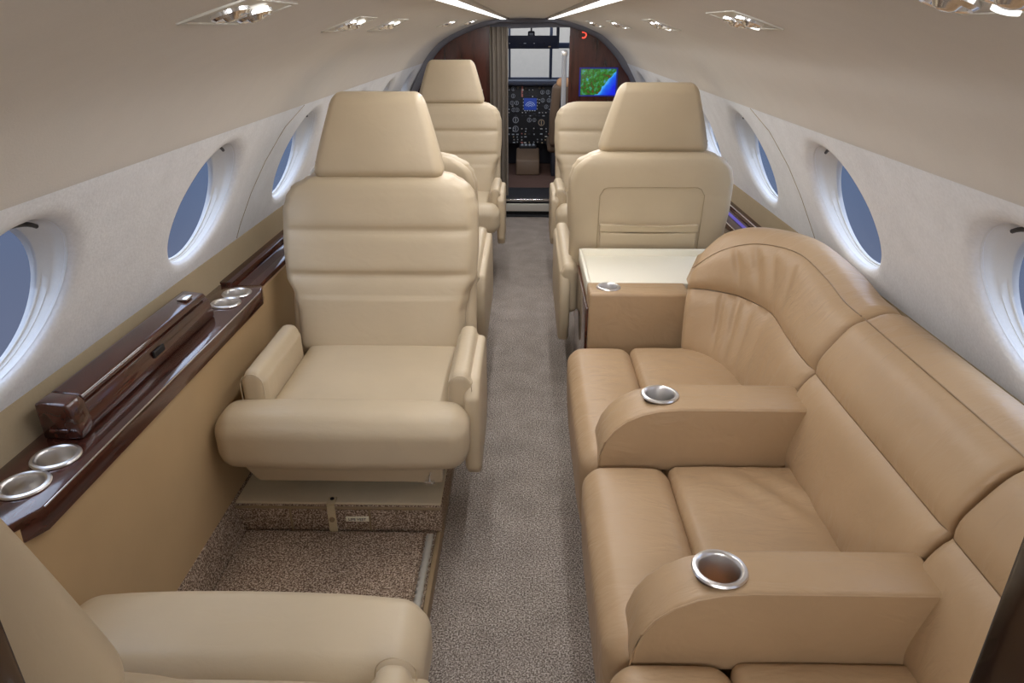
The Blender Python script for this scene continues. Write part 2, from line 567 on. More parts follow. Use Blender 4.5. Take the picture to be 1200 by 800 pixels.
def _halves():
    a = _smooth([p for p in cp if -0.758 < p[0] < -0.205]); b = _smooth([p for p in cp if 0.205 < p[0] < 0.736])
    return [cp[0]] + a + [p for p in cp if -0.205 <= p[0] <= 0.205] + b + [cp[-1]]
cp = _halves()
def cz(x):
    for i in range(len(cp) - 1):
        if abs(x) > 0.757: return 1.158 - (abs(x) - 0.757) / 0.226 * 0.423
        if cp[i][0] <= x <= cp[i + 1][0]:
            t = (x - cp[i][0]) / (cp[i + 1][0] - cp[i][0])
            return cp[i][1] + (cp[i + 1][1] - cp[i][1]) * t
    return 1.14
inner = cp
outer = [(x * 1.06, z + 0.05) for x, z in cp[::-1]]
tag(loft('ceiling', [[(x, y, z) for x, z in inner + outer] for y in (Y0, 0.5, 1.5, 2.5, 3.5, 4.5, Y1)], 'ceiling', None, True, True, 40), kind='structure')

# dado strip between the white lining and the wooden ledge, and the leather lower side panel
def strip(name, prof, y0, y1, mat):
    return tag(loft(name, [[(x, y, z) for x, z in prof] for y in (y0, (y0 + y1) / 2, y1)], mat, None, True, True, 30), kind='structure')
strip('trim_1', [(-0.979, 0.742), (-0.975, 0.736), (-0.952, 0.64), (-0.98, 0.64), (-1.0, 0.74), (-0.99, 0.746)], Y0, Y1, 'dado')
strip('trim_2', [(0.957, 0.742), (0.953, 0.736), (0.935, 0.60), (0.97, 0.60), (0.985, 0.74), (0.968, 0.746)], Y0, Y1, 'dado')
strip('wall_left_lower', [(-0.828, 0.645), (-0.834, 0.40), (-0.834, 0.155), (-0.87, 0.155), (-0.87, 0.645)], Y0, Y1, 'side_panel')
strip('trim_3', [(-0.832, 0.158), (-0.812, 0.02), (-0.86, 0.02), (-0.86, 0.158)], Y0, Y1, 'carpet_brown')
strip('wall_right_lower', [(0.925, 0.645), (0.90, 0.02), (0.94, 0.02), (0.965, 0.645)], Y0, Y1, 'side_panel')

# thin seams of the lining panels
def seam(side, pts, name):
    P = []
    for i in range(len(pts) - 1):
        for k in range(8):
            t = k / 8
            y = pts[i][0] + (pts[i + 1][0] - pts[i][0]) * t; z = pts[i][1] + (pts[i + 1][1] - pts[i][1]) * t
            P.append((WXS(side, z) - side * 0.0005, y, z))
    tag(tube(name, P, 0.0011, 'dado', None, 6), kind='structure')
seam(-1, [(2.50, 1.156), (2.38, 1.10), (2.31, 1.0), (2.28, 0.9), (2.28, 0.8), (2.29, 0.74)], 'trim_4')
seam(1, [(2.42, 1.156), (2.31, 1.10), (2.25, 1.0), (2.23, 0.9), (2.23, 0.8), (2.23, 0.74)], 'trim_5')

# floor: aisle, raised seat platform on the left, riser with metal rail
tag(box('floor', -1.0, 1.0, Y0, 5.75, -0.05, 0.0, 'carpet', None, 0.002), kind='structure')
plat = tag(box('floor_platform', -0.815, -0.252, Y0, 5.70, 0.0, 0.048, 'carpet_brown', None, 0.006), kind='structure')
tag(box('trim_6', -0.252, -0.238, Y0, 5.70, 0.0, 0.052, 'leather_dark', None, 0.003), kind='structure')
# aft wall behind the camera
tag(box('wall_back', -1.02, 1.02, -0.68, -0.62, -0.05, 1.5, 'ceiling', None, 0.01), kind='structure')

# the two dark lacquered posts that frame the doorway the picture is taken through
def door_jamb(name, x0, x1):
    return tag(prism(name, [(x0, 0.0), (x1, 0.0), (x1, cz(x1) - 0.003), (x0, cz(x0) - 0.003)], 0.175, 0.215, 'Y', 'wood_dark', None, 0.005, 2), kind='structure')
door_jamb('trim_8', -0.215, -0.295)
door_jamb('trim_9', 0.187, 0.275)

# front bulkhead: two walnut panels either side of the cockpit doorway plus header
def arc_panel(name, xs, z0, mat, y0=5.70, y1=5.745):
    poly = [(xs[0], z0)] + [(xs[-1], z0)] + [(x, cz(x) + 0.004) for x in xs[::-1]]
    return tag(prism(name, poly, y0, y1, 'Y', mat, None, 0.002, 1), kind='structure')
arc_panel('wall_front_left', [-0.98, -0.90] + [-0.76 + 0.06 * k for k in range(9)] + [-0.272], 0.0, 'wood_v')
arc_panel('wall_front_right', [0.325 + 0.055 * k for k in range(8)] + [0.735, 0.86, 0.96], 0.0, 'wood_v')
tag(prism('wall_front_header', [(-0.272, 1.385), (0.325, 1.40), (0.325, 1.47), (-0.272, 1.47)], 5.70, 5.745, 'Y', 'trim_grey', None, 0.004), kind='structure')
# padded arch band against the bulkhead
arc = [x for x in [-0.95 + 0.05 * k for k in range(38)] if -0.96 < x < 0.93]
ins = []
def arch_ring(y, off):
    return [(x * (1 - off * 0.9), y, cz(x) - off * (0.5 + 0.5 * (1 - abs(x)))) for x in arc]
ra, rb_, rc, rd = arch_ring(5.50, 0.0), arch_ring(5.53, 0.028), arch_ring(5.70, 0.034), arch_ring(5.70, -0.01)
V = ra + rb_ + rc + rd; n = len(arc); Fc = []
for i in range(3):
    for k in range(n - 1):
        Fc.append([i * n + k, i * n + k + 1, (i + 1) * n + k + 1, (i + 1) * n + k])
tag(mesh('trim_7', V, Fc, 'trim_grey', None, True, 50), kind='structure')

# ------------------------------------------------------------------ ceiling strip lights
for lab, x in (('long white strip lamp in the ceiling left of the aisle', -0.165), ('long white strip lamp in the ceiling right of the aisle', 0.175)):
    r_ = thing('ceiling_strip_light', lab, 'ceiling light', (x, 3.2, 1.455), 0, 'ceiling strip lights')
    rbox('lamp_diffuser', (0, 0, 0), (0.021, 2.30, 0.006), 0.005, 'lamp', r_, (1, 1, 1), 2)
    multi('lamp_housing', [(-0.027, -0.0215, -2.31, 2.31, -0.006, 0.008), (0.0215, 0.027, -2.31, 2.31, -0.006, 0.008)], 'ceiling', r_)

# ------------------------------------------------------------------ air vent / reading lamp units
def vent_unit():
    r_ = thing('overhead_vent_unit', 'x', 'air vent')
    # local frame: X across the ceiling slope, Y along the cabin, Z pointing out of the ceiling into the cabin
    multi('plate', [(-0.062, 0.062, -0.125, -0.115, -0.006, 0.003), (-0.062, 0.062, 0.115, 0.125, -0.006, 0.003),
                    (-0.062, -0.054, -0.125, 0.125, -0.006, 0.003), (0.054, 0.062, -0.125, 0.125, -0.006, 0.003),
                    (-0.055, 0.055, -0.12, 0.12, -0.006, 0.0005)], 'plate', r_, 0.001)
    for y in (-0.055, 0.055):
        nz_ = lathe('nozzle', [(0.034, 0.0), (0.033, 0.006), (0.028, 0.010), (0.023, 0.009), (0.021, 0.003), (0.018, 0.004), (0.012, 0.013), (0.006, 0.015), (0.0005, 0.015)],
                    (0, y, 0), 'chrome', r_, 28)
        lathe('nozzle_slot', [(0.0225, 0.0035), (0.0178, 0.0045)], (0, y, 0.001), 'black', nz_, 24)
    ln = lathe('reading_lamp', [(0.014, 0.003), (0.014, 0.008), (0.010, 0.009), (0.0005, 0.009)], (0.032, 0.0, 0), 'spot', r_, 20)
    return r_
v0 = vent_unit()
spots = [(-0.365, 0.985, 'chrome vent and lamp unit overhead, nearest of those left of the aisle'),
         (-0.40, 1.74, 'small vent unit overhead left, second from the camera'),
         (-0.40, 2.22, 'small vent unit overhead left, third from the camera'),
         (-0.37, 3.6, 'tiny vent unit overhead left, fourth from the camera'),
         (-0.34, 4.5, 'tiny vent unit overhead left, closest to the cockpit wall'),
         (0.345, 0.60, 'large chrome vent unit cut by the top right corner'),
         (0.385, 1.38, 'chrome vent unit overhead right, second from the camera'),
         (0.40, 2.30, 'small vent unit overhead right, third from the camera'),
         (0.39, 3.25, 'tiny vent unit overhead right, fourth from the camera'),
         (0.37, 4.15, 'tiny vent unit overhead right, closest to the map screen wall')]
for i, (x, y, lab) in enumerate(spots):
    o = v0 if i == 0 else copy_thing(v0, lab, (x, y, 0))
    o['label'] = lab; o['group'] = 'overhead vent units'
    dzdx = (cz(x + 0.03) - cz(x - 0.03)) / 0.06
    o.location = (x, y, cz(x) - 0.001)
    o.scale = (0.76, 0.76, 0.76)
    o.rotation_euler = (PI, -math.atan(dzdx), 0)      # Z points down into the cabin

# ------------------------------------------------------------------ left wooden ledge with cup holders
ledge = thing('side_ledge', 'long glossy dark walnut ledge along the left wall holding steel cup holders', 'ledge', (-0.9, 0.9, 0.66))
def LP(x, y, z): return (x + 0.9, y - 0.9, z - 0.66)
wide = [(-0.962, -0.3), (-0.962, 2.06), (-0.822, 2.06), (-0.808, 2.01), (-0.808, 0.945), (-0.85, 0.87), (-0.85, -0.3)]
slab = prism('ledge_top', [(x + 0.9, y - 0.9) for x, y in wide], -0.045, 0.002, 'Z', 'wood', ledge, 0.004, 2)
CUPS = [(-0.880, 1.005), (-0.877, 1.093), (-0.872, 1.895), (-0.872, 1.98)]
bpy.context.view_layer.update()
cut_cylinders(slab, [(x + 0.9, y - 0.9, 0.002, 0.0365, 0.04) for x, y in CUPS])
for x, y in CUPS: cup(x + 0.9, y - 0.9, 0.002, 0.038, ledge, 0.036)
nar = prism('ledge_rail', [(-0.962 + 0.9, -0.045), (-0.835 + 0.9, -0.045), (-0.835 + 0.9, 0.0), (-0.868 + 0.9, 0.0), (-0.872 + 0.9, -0.012), (-0.915 + 0.9, -0.012), (-0.918 + 0.9, 0.008), (-0.962 + 0.9, 0.008)],
            2.065 - 0.9, 5.65 - 0.9, 'Y', 'wood', ledge, 0.003, 2)
tube('highlight_line', [(-0.809 + 0.9, 0.95 - 0.9, 0.0), (-0.809 + 0.9, 2.0 - 0.9, 0.0)], 0.0016, 'steel', ledge, 6)  # thin steel line stands in for the highlight along the glossy edge

# raised wooden console box standing on the ledge
cb = thing('console_box', 'raised glossy walnut box with lid on the left ledge between two cup holder pairs', 'box', (-0.902, 1.485, 0.6625))
bp = [(-0.034, 0.0), (0.036, 0.0), (0.036, 0.020), (0.028, 0.052), (0.024, 0.056), (-0.034, 0.056)]
prism('box_body', bp, -0.300, 0.315, 'Y', 'wood', cb, 0.005, 3)
prism('box_lid', [(-0.036, 0.058), (0.026, 0.058), (0.030, 0.064), (0.022, 0.074), (-0.026, 0.080), (-0.036, 0.078)], -0.28, 0.300, 'Y', 'wood', cb, 0.004, 3)
prism('box_end', [(-0.037, 0.0), (0.040, 0.0), (0.039, 0.024), (0.033, 0.064), (0.024, 0.077), (-0.026, 0.082), (-0.037, 0.078)], -0.330, -0.284, 'Y', 'wood', cb, 0.005, 3)
lt = box('latch', 0.0325, 0.038, -0.02, 0.03, 0.028, 0.045, 'black', cb, 0.002)
lt2 = box('lid_handle', -0.015, 0.012, 0.225, 0.262, 0.077, 0.083, 'chrome', cb, 0.002)
ep = rbox('end_pull', (0.0, -0.332, 0.020), (0.020, 0.003, 0.005), 0.0039, 'wood', cb, (2, 1, 1), 2)

# right wooden ledge seen past the sofa corner, with a blue reflection made as a glowing strip
rl = thing('side_ledge', 'short piece of walnut ledge with a painted blue reflection right of the facing seat back', 'ledge', (0.9, 2.45, 0.66))
prism('ledge_rail', [(0.055, -0.045), (0.055, 0.012), (0.018, 0.012), (0.015, -0.008), (-0.028, -0.008), (-0.032, 0.004), (-0.068, 0.004), (-0.068, -0.045)], 0.05, 3.2, 'Y', 'wood', rl, 0.003, 2)
box('reflection_strip', -0.014, 0.002, 0.34, 0.62, -0.0085, -0.004, 'blue_reflection', rl, 0.002)
tube('highlight_line', [(-0.068, 0.1, 0.004), (-0.068, 3.1, 0.004)], 0.0018, 'steel', rl, 6)  # bright lines again put in as edge highlights
tube('highlight_line', [(0.018, 0.1, 0.013), (0.018, 3.1, 0.013)], 0.0018, 'steel', rl, 6)

# ------------------------------------------------------------------ armchairs
SEAMS = [0.395, 0.624, 0.757, 0.918]          # local heights of the stitched channels of the back
def interp(t, tab):
    if t <= tab[0][0]: return tab[0][1]
    for (a, va), (b, vb) in zip(tab, tab[1:]):
        if t <= b:
            k = (t - a) / (b - a); k = k * k * (3 - 2 * k)
            return va + (vb - va) * k
    return tab[-1][1]
HALF = [(0.39, 0.273), (0.50, 0.275), (0.55, 0.288), (0.61, 0.312), (0.70, 0.318), (0.81, 0.317), (0.85, 0.306), (0.88, 0.288), (0.905, 0.248), (0.924, 0.205)]

def make_chair(name, label, recline=0.30, head=True, pocket=True, group='cabin armchairs', thick=0.125, side=1, arm_f=-0.412, arm_b=-0.06, wide=0.325, base_w=0.365, arm_x=0.297, roll_r=-0.385):
    t = thing(name, label, 'armchair', (0, 0, 0.05), 0, group)
    R0 = 0.40
    def lean(z): return (z - R0) * recline
    # seat cushion (rear part, between the arms)
    def w_seat(x, y, z, u, v, w):
        k = max(0, 1 - u ** 4) * max(0, 1 - v ** 4)
        if w > 0: z += 0.012 * k
        return (x, y, z)
    rbox('seat_cushion', *bbox(*sorted((-0.240 * side, 0.262 * side)), -0.40, 0.06, 0.30, 0.402), 0.028, 'leather', t, (14, 12, 3), 4, w_seat)
    # front roll of the T shaped seat
    def w_roll(x, y, z, u, v, w):
        z += 0.010 * max(0, 1 - u ** 4) * (1 if w > 0 else -0.3)
        y -= 0.012 * max(0, 1 - u * u) * (1 if v < 0 else 0)
        z -= 0.010 * max(0, -v)
        return (x, y, z)
    rbox('seat_front', *bbox(*sorted((-wide * side, 0.324 * side)), -0.530, roll_r, 0.272, 0.424), 0.054, 'leather', t, (14, 3, 3), 7, w_roll)
    # padded skirt under the roll and the mechanism pan
    prism('seat_skirt', [(-0.275, 0.185), (0.245, 0.185), (0.245, 0.30), (-0.31, 0.30), (-0.305, 0.225)], -0.455, -0.425, 'Y', 'leather', t, 0.008, 3)
    box('seat_pan', -0.25, 0.25, -0.42, 0.10, 0.20, 0.30, 'dark', t, 0.01)
    lk = box('latch', 0.195, 0.222, -0.468, -0.455, 0.190, 0.198, 'chrome', t, 0.002)
    tube('latch_rod', [(0.208, -0.462, 0.195), (0.208, -0.465, 0.215), (0.213, -0.462, 0.225)], 0.003, 'steel', lk, 6)
    box('pedestal', -0.19, 0.19, -0.30, 0.08, 0.095, 0.205, 'dark', t, 0.01)
    # arms: rounded pad plus hanging side panel
    for s in (-1, 1):
        ax_ = arm_x if s == side else 0.266
        ab_ = arm_b if s == side else -0.06
        def w_arm(x, y, z, u, v, w):
            k = math.sqrt(max(0.0, 1 - u * u * 0.98))
            if w > 0: z -= 0.020 * (1 - k) * w
            return (x, y, z)
        a = rbox('armrest', *bbox(s * ax_ - 0.035, s * ax_ + 0.035, arm_f, ab_, 0.30, 0.505), 0.026, 'leather', t, (4, 8, 4), 4, w_arm)
        arcp = [(s * ax_ + 0.031 * math.cos(q), arm_f - 0.0025, 0.467 + 0.034 * math.sin(q)) for q in [PI * k / 12 for k in range(13)]]
        tube('piping', [(s * ax_ + 0.031, arm_f, 0.40)] + arcp + [(s * ax_ - 0.031, arm_f, 0.40)], 0.0014, 'leather', a, 6)
        if s == side:
            prism('side_panel', [(arm_f - 0.02, 0.215), (arm_f + 0.03, 0.170), (ab_ - 0.03, 0.170), (ab_ + 0.02, 0.26), (ab_ + 0.02, 0.42), (ab_ - 0.02, 0.478), (arm_f + 0.03, 0.482), (arm_f - 0.02, 0.44)],
                  s * 0.306, s * 0.349, 'X', 'leather', t, 0.014, 4)
    # backrest: one upholstered body with three channels
    z0, z1 = 0.375, 0.924
    def w_back(x, y, z, u, v, w):
        hw = interp(z, HALF)
        x = x * hw / 0.318
        if v < 0:
            f = max(0.0, -v)
            for a_, b_ in zip([z0 - 0.02] + SEAMS[1:3], SEAMS[1:3] + [z1 + 0.01]):
                if a_ <= z <= b_:
                    q = (2 * (z - a_) / (b_ - a_) - 1)
                    y -= f * 0.023 * (max(0.0, 1 - q ** 6) ** 0.6) * max(0.0, 1 - abs(u) ** 8)
        if z > 0.86: y += (z - 0.86) * 0.10 * (1 if v < 0 else -0.3)
        if z < 0.56 and v < 0: y += -0.008 * max(0, 1 - u * u)
        y += lean(z)
        return (x, y, z)
    rbox('backrest', *bbox(-0.318, 0.318, 0.0, thick * 0.72, z0, z1), 0.036, 'leather', t, (16, 2, 64), 4, w_back)
    # rear shell
    def w_shell(x, y, z, u, v, w):
        hw = interp(z, HALF) if z > 0.60 else 0.312
        x = x * (hw - 0.004) / 0.318
        y += lean(z) - (max(0, z - 0.88) * 0.25 if v > 0 else 0)
        if v > 0: y += 0.012 * max(0, 1 - u ** 4) * max(0, 1 - w ** 4)
        return (x, y, z)
    sh = rbox('back_shell', *bbox(-0.318, 0.318, thick * 0.55, thick, 0.33, 0.919), 0.026, 'leather', t, (12, 1, 30), 4, w_shell)
    if pocket:
        yb = lambda z: thick + lean(z) + 0.0125
        def fr(pts, nm, r, m='leather'):
            return tube(nm, [(x, yb(z) + 0.000, z) for x, z in pts], r, m, t, 6)
        # stitched outline and the pocket lip with its slack mouth
        out = [(-0.20, 0.46)] + [(-0.20, 0.46 + 0.30 * k / 10) for k in range(1, 11)] + [(-0.185, 0.785)] + [(-0.17 + 0.34 * k / 10, 0.792) for k in range(11)] + [(0.185, 0.785)] + [(0.20, 0.76 - 0.30 * k / 10) for k in range(11)]
        fr(out, 'stitching', 0.0015, 'stitch_light')
        def w_p(x, y, z, u, v, w):
            y += lean(z) + 0.010 * max(0, 1 - u * u) * max(0, w)
            z += -0.006 * (1 - u * u) * max(0, w)
            return (x, y, z)
        rbox('seat_pocket', *bbox(-0.192, 0.192, thick + 0.004, thick + 0.020, 0.44, 0.615), 0.008, 'leather', t, (12, 1, 6), 3, w_p)
        rbox('pocket_band', *bbox(-0.194, 0.194, thick + 0.006, thick + 0.026, 0.612, 0.648), 0.008, 'leather', t, (12, 1, 2), 3, w_p)
    if head:
        def w_head(x, y, z, u, v, w):
            k = (z - 0.91) / 0.252
            hw = 0.213 + (0.140 - 0.213) * max(0, k) ** 1.15
            x = x * hw / 0.213
            y += lean(0.925) + (z - 0.925) * (recline * 0.85)
            if v < 0: y -= 0.012 * max(0, 1 - u * u) * max(0, 1 - w * w)
            else: y += 0.010 * max(0, 1 - u * u) * max(0, 1 - w * w)
            return (x, y, z)
        rbox('headrest', *bbox(-0.213, 0.213, -0.012, 0.082, 0.908, 1.164), 0.036, 'leather', t, (12, 2, 12), 5, w_head)
        tube('piping', [(x, 0.036 + lean(0.925) + (z - 0.925) * recline * 0.85, z) for x, z in ((-0.20, 0.93), (-0.207, 0.955))], 0.002, 'leather_dark', t, 6)
    # stowage base: carpeted box with a board top
    b = box('base', *sorted((-base_w * side, 0.235 * side)), -0.44, 0.12, 0.0, 0.092, 'carpet_brown', t, 0.008)
    multi('base_board', [(*sorted(((0.002 - base_w) * side, 0.232 * side)), -0.436, 0.115, 0.092, 0.100)], 'beige_plastic', t, 0.003)
    return t

def dress_base(t):
    """what only the photographed near base shows: seam dividers, strap with snap and small label"""
    for x in (-0.205, 0.025):
        box('divider', x - 0.003, x + 0.003, -0.4435, -0.438, 0.004, 0.090, 'leather_dark', t, 0.001)
    tube('base_edging', [(-0.368, -0.440, 0.085), (0.232, -0.440, 0.085)], 0.005, 'leather_dark', t, 8)
    st = prism('strap', [(-0.095, -0.449), (-0.072, -0.449), (-0.072, -0.443), (-0.095, -0.443)], 0.006, 0.104, 'Z', 'webbing', t, 0.001, 1)
    box('strap_end', -0.095, -0.072, -0.449, -0.415, 0.100, 0.105, 'webbing', st, 0.001)
    lathe('snap', [(0.0085, 0.0), (0.0075, 0.003), (0.0005, 0.004)], (-0.0835, -0.449, 0.050), 'leather_dark', st, 20, 'Y')
    lathe('snap', [(0.006, 0.0), (0.005, 0.003), (0.0005, 0.003)], (-0.0835, -0.425, 0.105), 'black', st, 16)
    pl = box('label_plate', -0.045, 0.022, -0.4445, -0.4405, 0.040, 0.056, 'label', t, 0.001)
    cu = bpy.data.curves.new('label_text', 'FONT'); cu.body = 'LIFE VEST'; cu.size = 0.0125; cu.align_x = 'CENTER'; cu.align_y = 'CENTER'; cu.extrude = 0.0004
    cu.materials.append(M['ink'])
    tmp = bpy.data.objects.new('tmp', cu); COL.objects.link(tmp)
    bpy.context.view_layer.update()
    tme = bpy.data.meshes.new_from_object(tmp.evaluated_get(bpy.context.evaluated_depsgraph_get()))
    bpy.data.objects.remove(tmp)
    tx = bpy.data.objects.new('label_text', tme); COL.objects.link(tx); tx.parent = pl
    tx.location = (-0.0115, -0.4451, 0.048); tx.rotation_euler = (PI / 2, 0, 0)

chair_A = make_chair('cabin_armchair', 'cream leather armchair facing the camera left of the aisle, its headrest largest', wide=0.355)
cab_z = 0.05
chair_A.location = (-0.468, 2.075, cab_z)
bpy.context.view_layer.update()
copy_thing(chair_A, 'distant cream armchair facing aft left of the aisle, before the walnut wall', (-0.468, 4.42, cab_z))
chair_B = make_chair('cabin_armchair', 'distant cream armchair without headrest below the map screen', 0.30, False, side=-1)
chair_B.location = (0.50, 4.42, cab_z)
chair_C = make_chair('cabin_armchair', 'cream armchair seen from behind with seat pocket, right of the aisle', 0.13, arm_b=0.26, arm_x=0.312, base_w=0.31)
chair_C.location = (0.487, 2.87, cab_z); chair_C.rotation_euler = (0, 0, PI)
chair_D = make_chair('cabin_armchair', 'cream armchair mostly hidden back to back behind the large left one', 0.13, False, side=-1, arm_b=0.24, base_w=0.31)
chair_D.location = (-0.500, 2.78, cab_z); chair_D.rotation_euler = (0, 0, PI)
dress_base(chair_A)
chair_E = make_chair('cabin_armchair', 'cream armchair cut by the bottom left corner, its seat front pointing away', 0.16, True, False, thick=0.10, side=-1, arm_f=-0.300, roll_r=-0.325)
chair_E.location = (-0.485, 0.445, cab_z); chair_E.rotation_euler = (0, 0, PI)

# footwell mat and the braided edge tape beside it
tag(rbox('footwell_mat', *bbox(-0.772, -0.285, 0.89, 1.625, 0.046, 0.060), 0.006, 'carpet_brown', None, (2, 2, 1), 2), 'speckled brown carpet mat between the two left armchairs', 'mat')
def rope(name, x, y0, y1, z, r, mat):
    V, Fc = [], []
    N = int((y1 - y0) / 0.006); n = 10
    for i in range(N + 1):
        y = y0 + (y1 - y0) * i / N
        for k in range(n):
            a = 2 * PI * k / n
            rr = r * (1 + 0.25 * math.sin(3 * a + y * 260))
            V.append((x + rr * math.cos(a) * 1.3, y, z + rr * math.sin(a)))
    for i in range(N):
        for k in range(n):
            Fc.append([i * n + k, i * n + (k + 1) % n, (i + 1) * n + (k + 1) % n, (i + 1) * n + k])
    return mesh(name, V, Fc, mat, None, True, 60)
tag(rope('seat_track', -0.268, 0.75, 1.62, 0.052, 0.008, 'plate'), 'pale braided metal seat track strip along the right edge of the brown mat', 'seat track')

# ------------------------------------------------------------------ side facing divan
sofa = thing('divan_sofa', 'long tan leather sofa along the right wall with two armrests and cup holders', 'sofa', (0.55, 1.2, 0.0))
SO = Vector((0.55, 1.2, 0.0))
def so(x0, x1, y0, y1, z0, z1): return bbox(x0 - SO.x, x1 - SO.x, y0 - SO.y, y1 - SO.y, z0 - SO.z, z1 - SO.z)
rbox('sofa_base', *so(0.185, 0.86, 0.24, 2.09, 0.0, 0.25), 0.02, 'leather_sofa', sofa, (2, 4, 2), 2)
def w_bol(x, y, z, u, v, w):
    e_ = max(0.0, 1 - v ** 6)
    if u < 0: x -= 0.012 * e_ * -u * (1 - w * w * 0.5)
    if w > 0: z += 0.010 * e_ * (1 - u * u)
    x += 0.012 * (1 - (w + 1) / 2) * (1 if u < 0 else 0)
    return (x, y, z)
for (a, b_) in ((0.235, 0.842), (0.852, 1.398), (1.408, 2.062)):
    rbox('seat_bolster', *so(0.142, 0.345, a, b_, 0.205, 0.463), 0.045, 'leather_sofa', sofa, (5, 16, 4), 5, w_bol)
    def w_sc(x, y, z, u, v, w):
        if w > 0:
            z += 0.012 * max(0, 1 - u ** 4) * max(0, 1 - v ** 6)
            k = max(0, 1 - u ** 4) * max(0, 1 - v ** 4) * (0.35 + 0.65 * (u + 1) / 2)
            q = y * 0.8 + x * 0.75
            z += k * 0.0060 * (math.sin(62 * q + 2.2 * math.sin(14 * x)) * (0.5 + 0.5 * math.sin(17 * y + 5 * x)))
        return (x, y, z)
    rbox('seat_cushion', *so(0.340, 0.685, a + 0.002, b_ - 0.002, 0.30, 0.460), 0.022, 'leather_sofa', sofa, (26, 44, 2), 4, w_sc)
# armrests
AR = [(0.662, 0.602), (0.36, 0.602), (0.315, 0.598), (0.275, 0.588), (0.24, 0.570), (0.212, 0.545), (0.193, 0.515), (0.182, 0.480), (0.178, 0.445), (0.192, 0.432), (0.610, 0.432), (0.622, 0.437)]
def sofa_arm(y0, y1, cx, cy, hole_r=0.0375):
    m = prism('armrest', [(x - SO.x, z) for x, z in AR], y0 - SO.y, y1 - SO.y, 'Y', 'leather_sofa', sofa, 0.007, 3, 30)
    bpy.context.view_layer.update()
    cut_cylinders(m, [(cx - SO.x, cy - SO.y, 0.602, hole_r, 0.075)])
    cup(cx - SO.x, cy - SO.y, 0.6015, hole_r + 0.0015, m, 0.07, 'cork' if cy < 1 else 'steel', 'steel cup holder with an amber base' if cy < 1 else None)
    for yy in (y0 + 0.0015, ):
        pts = [(x - SO.x, yy - SO.y, z - 0.001) for x, z in AR[:9]]
        tube('piping', [(p[0], p[1], p[2] - 0.004) for p in pts], 0.0018, 'leather_sofa', m, 6)
    return m
sofa_arm(0.835, 0.935, 0.318, 0.885)
sofa_arm(1.405, 1.530, 0.324, 1.472)
# backs: stations of control points B(bottom) S(seam) P(piping) O(outer top) Q(behind)
ST = [[(.625,0,.44),(.685,0,.655),(.775,0,.79),(.865,0,.803),(.935,0,.70)]]
def straight(y): return [(p[0], y, p[2]) for p in ST[0]]
COR = [straight(1.505), straight(1.60),
       [(.628,1.70,.44),(.692,1.72,.656),(.782,1.74,.802),(.872,1.75,.818),(.935,1.76,.72)],
       [(.610,1.86,.44),(.706,1.885,.650),(.765,1.91,.818),(.838,1.97,.843),(.925,2.03,.74)],
       [(.572,1.96,.44),(.655,2.01,.650),(.692,2.04,.805),(.735,2.12,.838),(.83,2.24,.74)],
       [(.535,2.02,.44),(.580,2.065,.650),(.606,2.10,.765),(.635,2.17,.805),(.68,2.31,.73)],
       [(.500,2.045,.44),(.508,2.09,.648),(.530,2.125,.700),(.560,2.19,.722),(.59,2.31,.69)]]
def cr(p0, p1, p2, p3, t):
    return p1 * 1.0 + (p2 - p0) * (0.5 * t) + (p0 * 2 - p1 * 5 + p2 * 4 - p3) * (0.5 * t * t) + (p1 * 3 - p0 - p2 * 3 + p3) * (0.5 * t ** 3)
def dense(st, k=7):
    A = [[Vector(p) for p in s] for s in st]; out = []
    for i in range(len(A) - 1):
        for q in range(k):
            t = q / k
            out.append([cr(A[max(i - 1, 0)][j], A[i][j], A[i + 1][j], A[min(i + 2, len(A) - 1)][j], t) for j in range(5)])
    out.append(A[-1]); return out
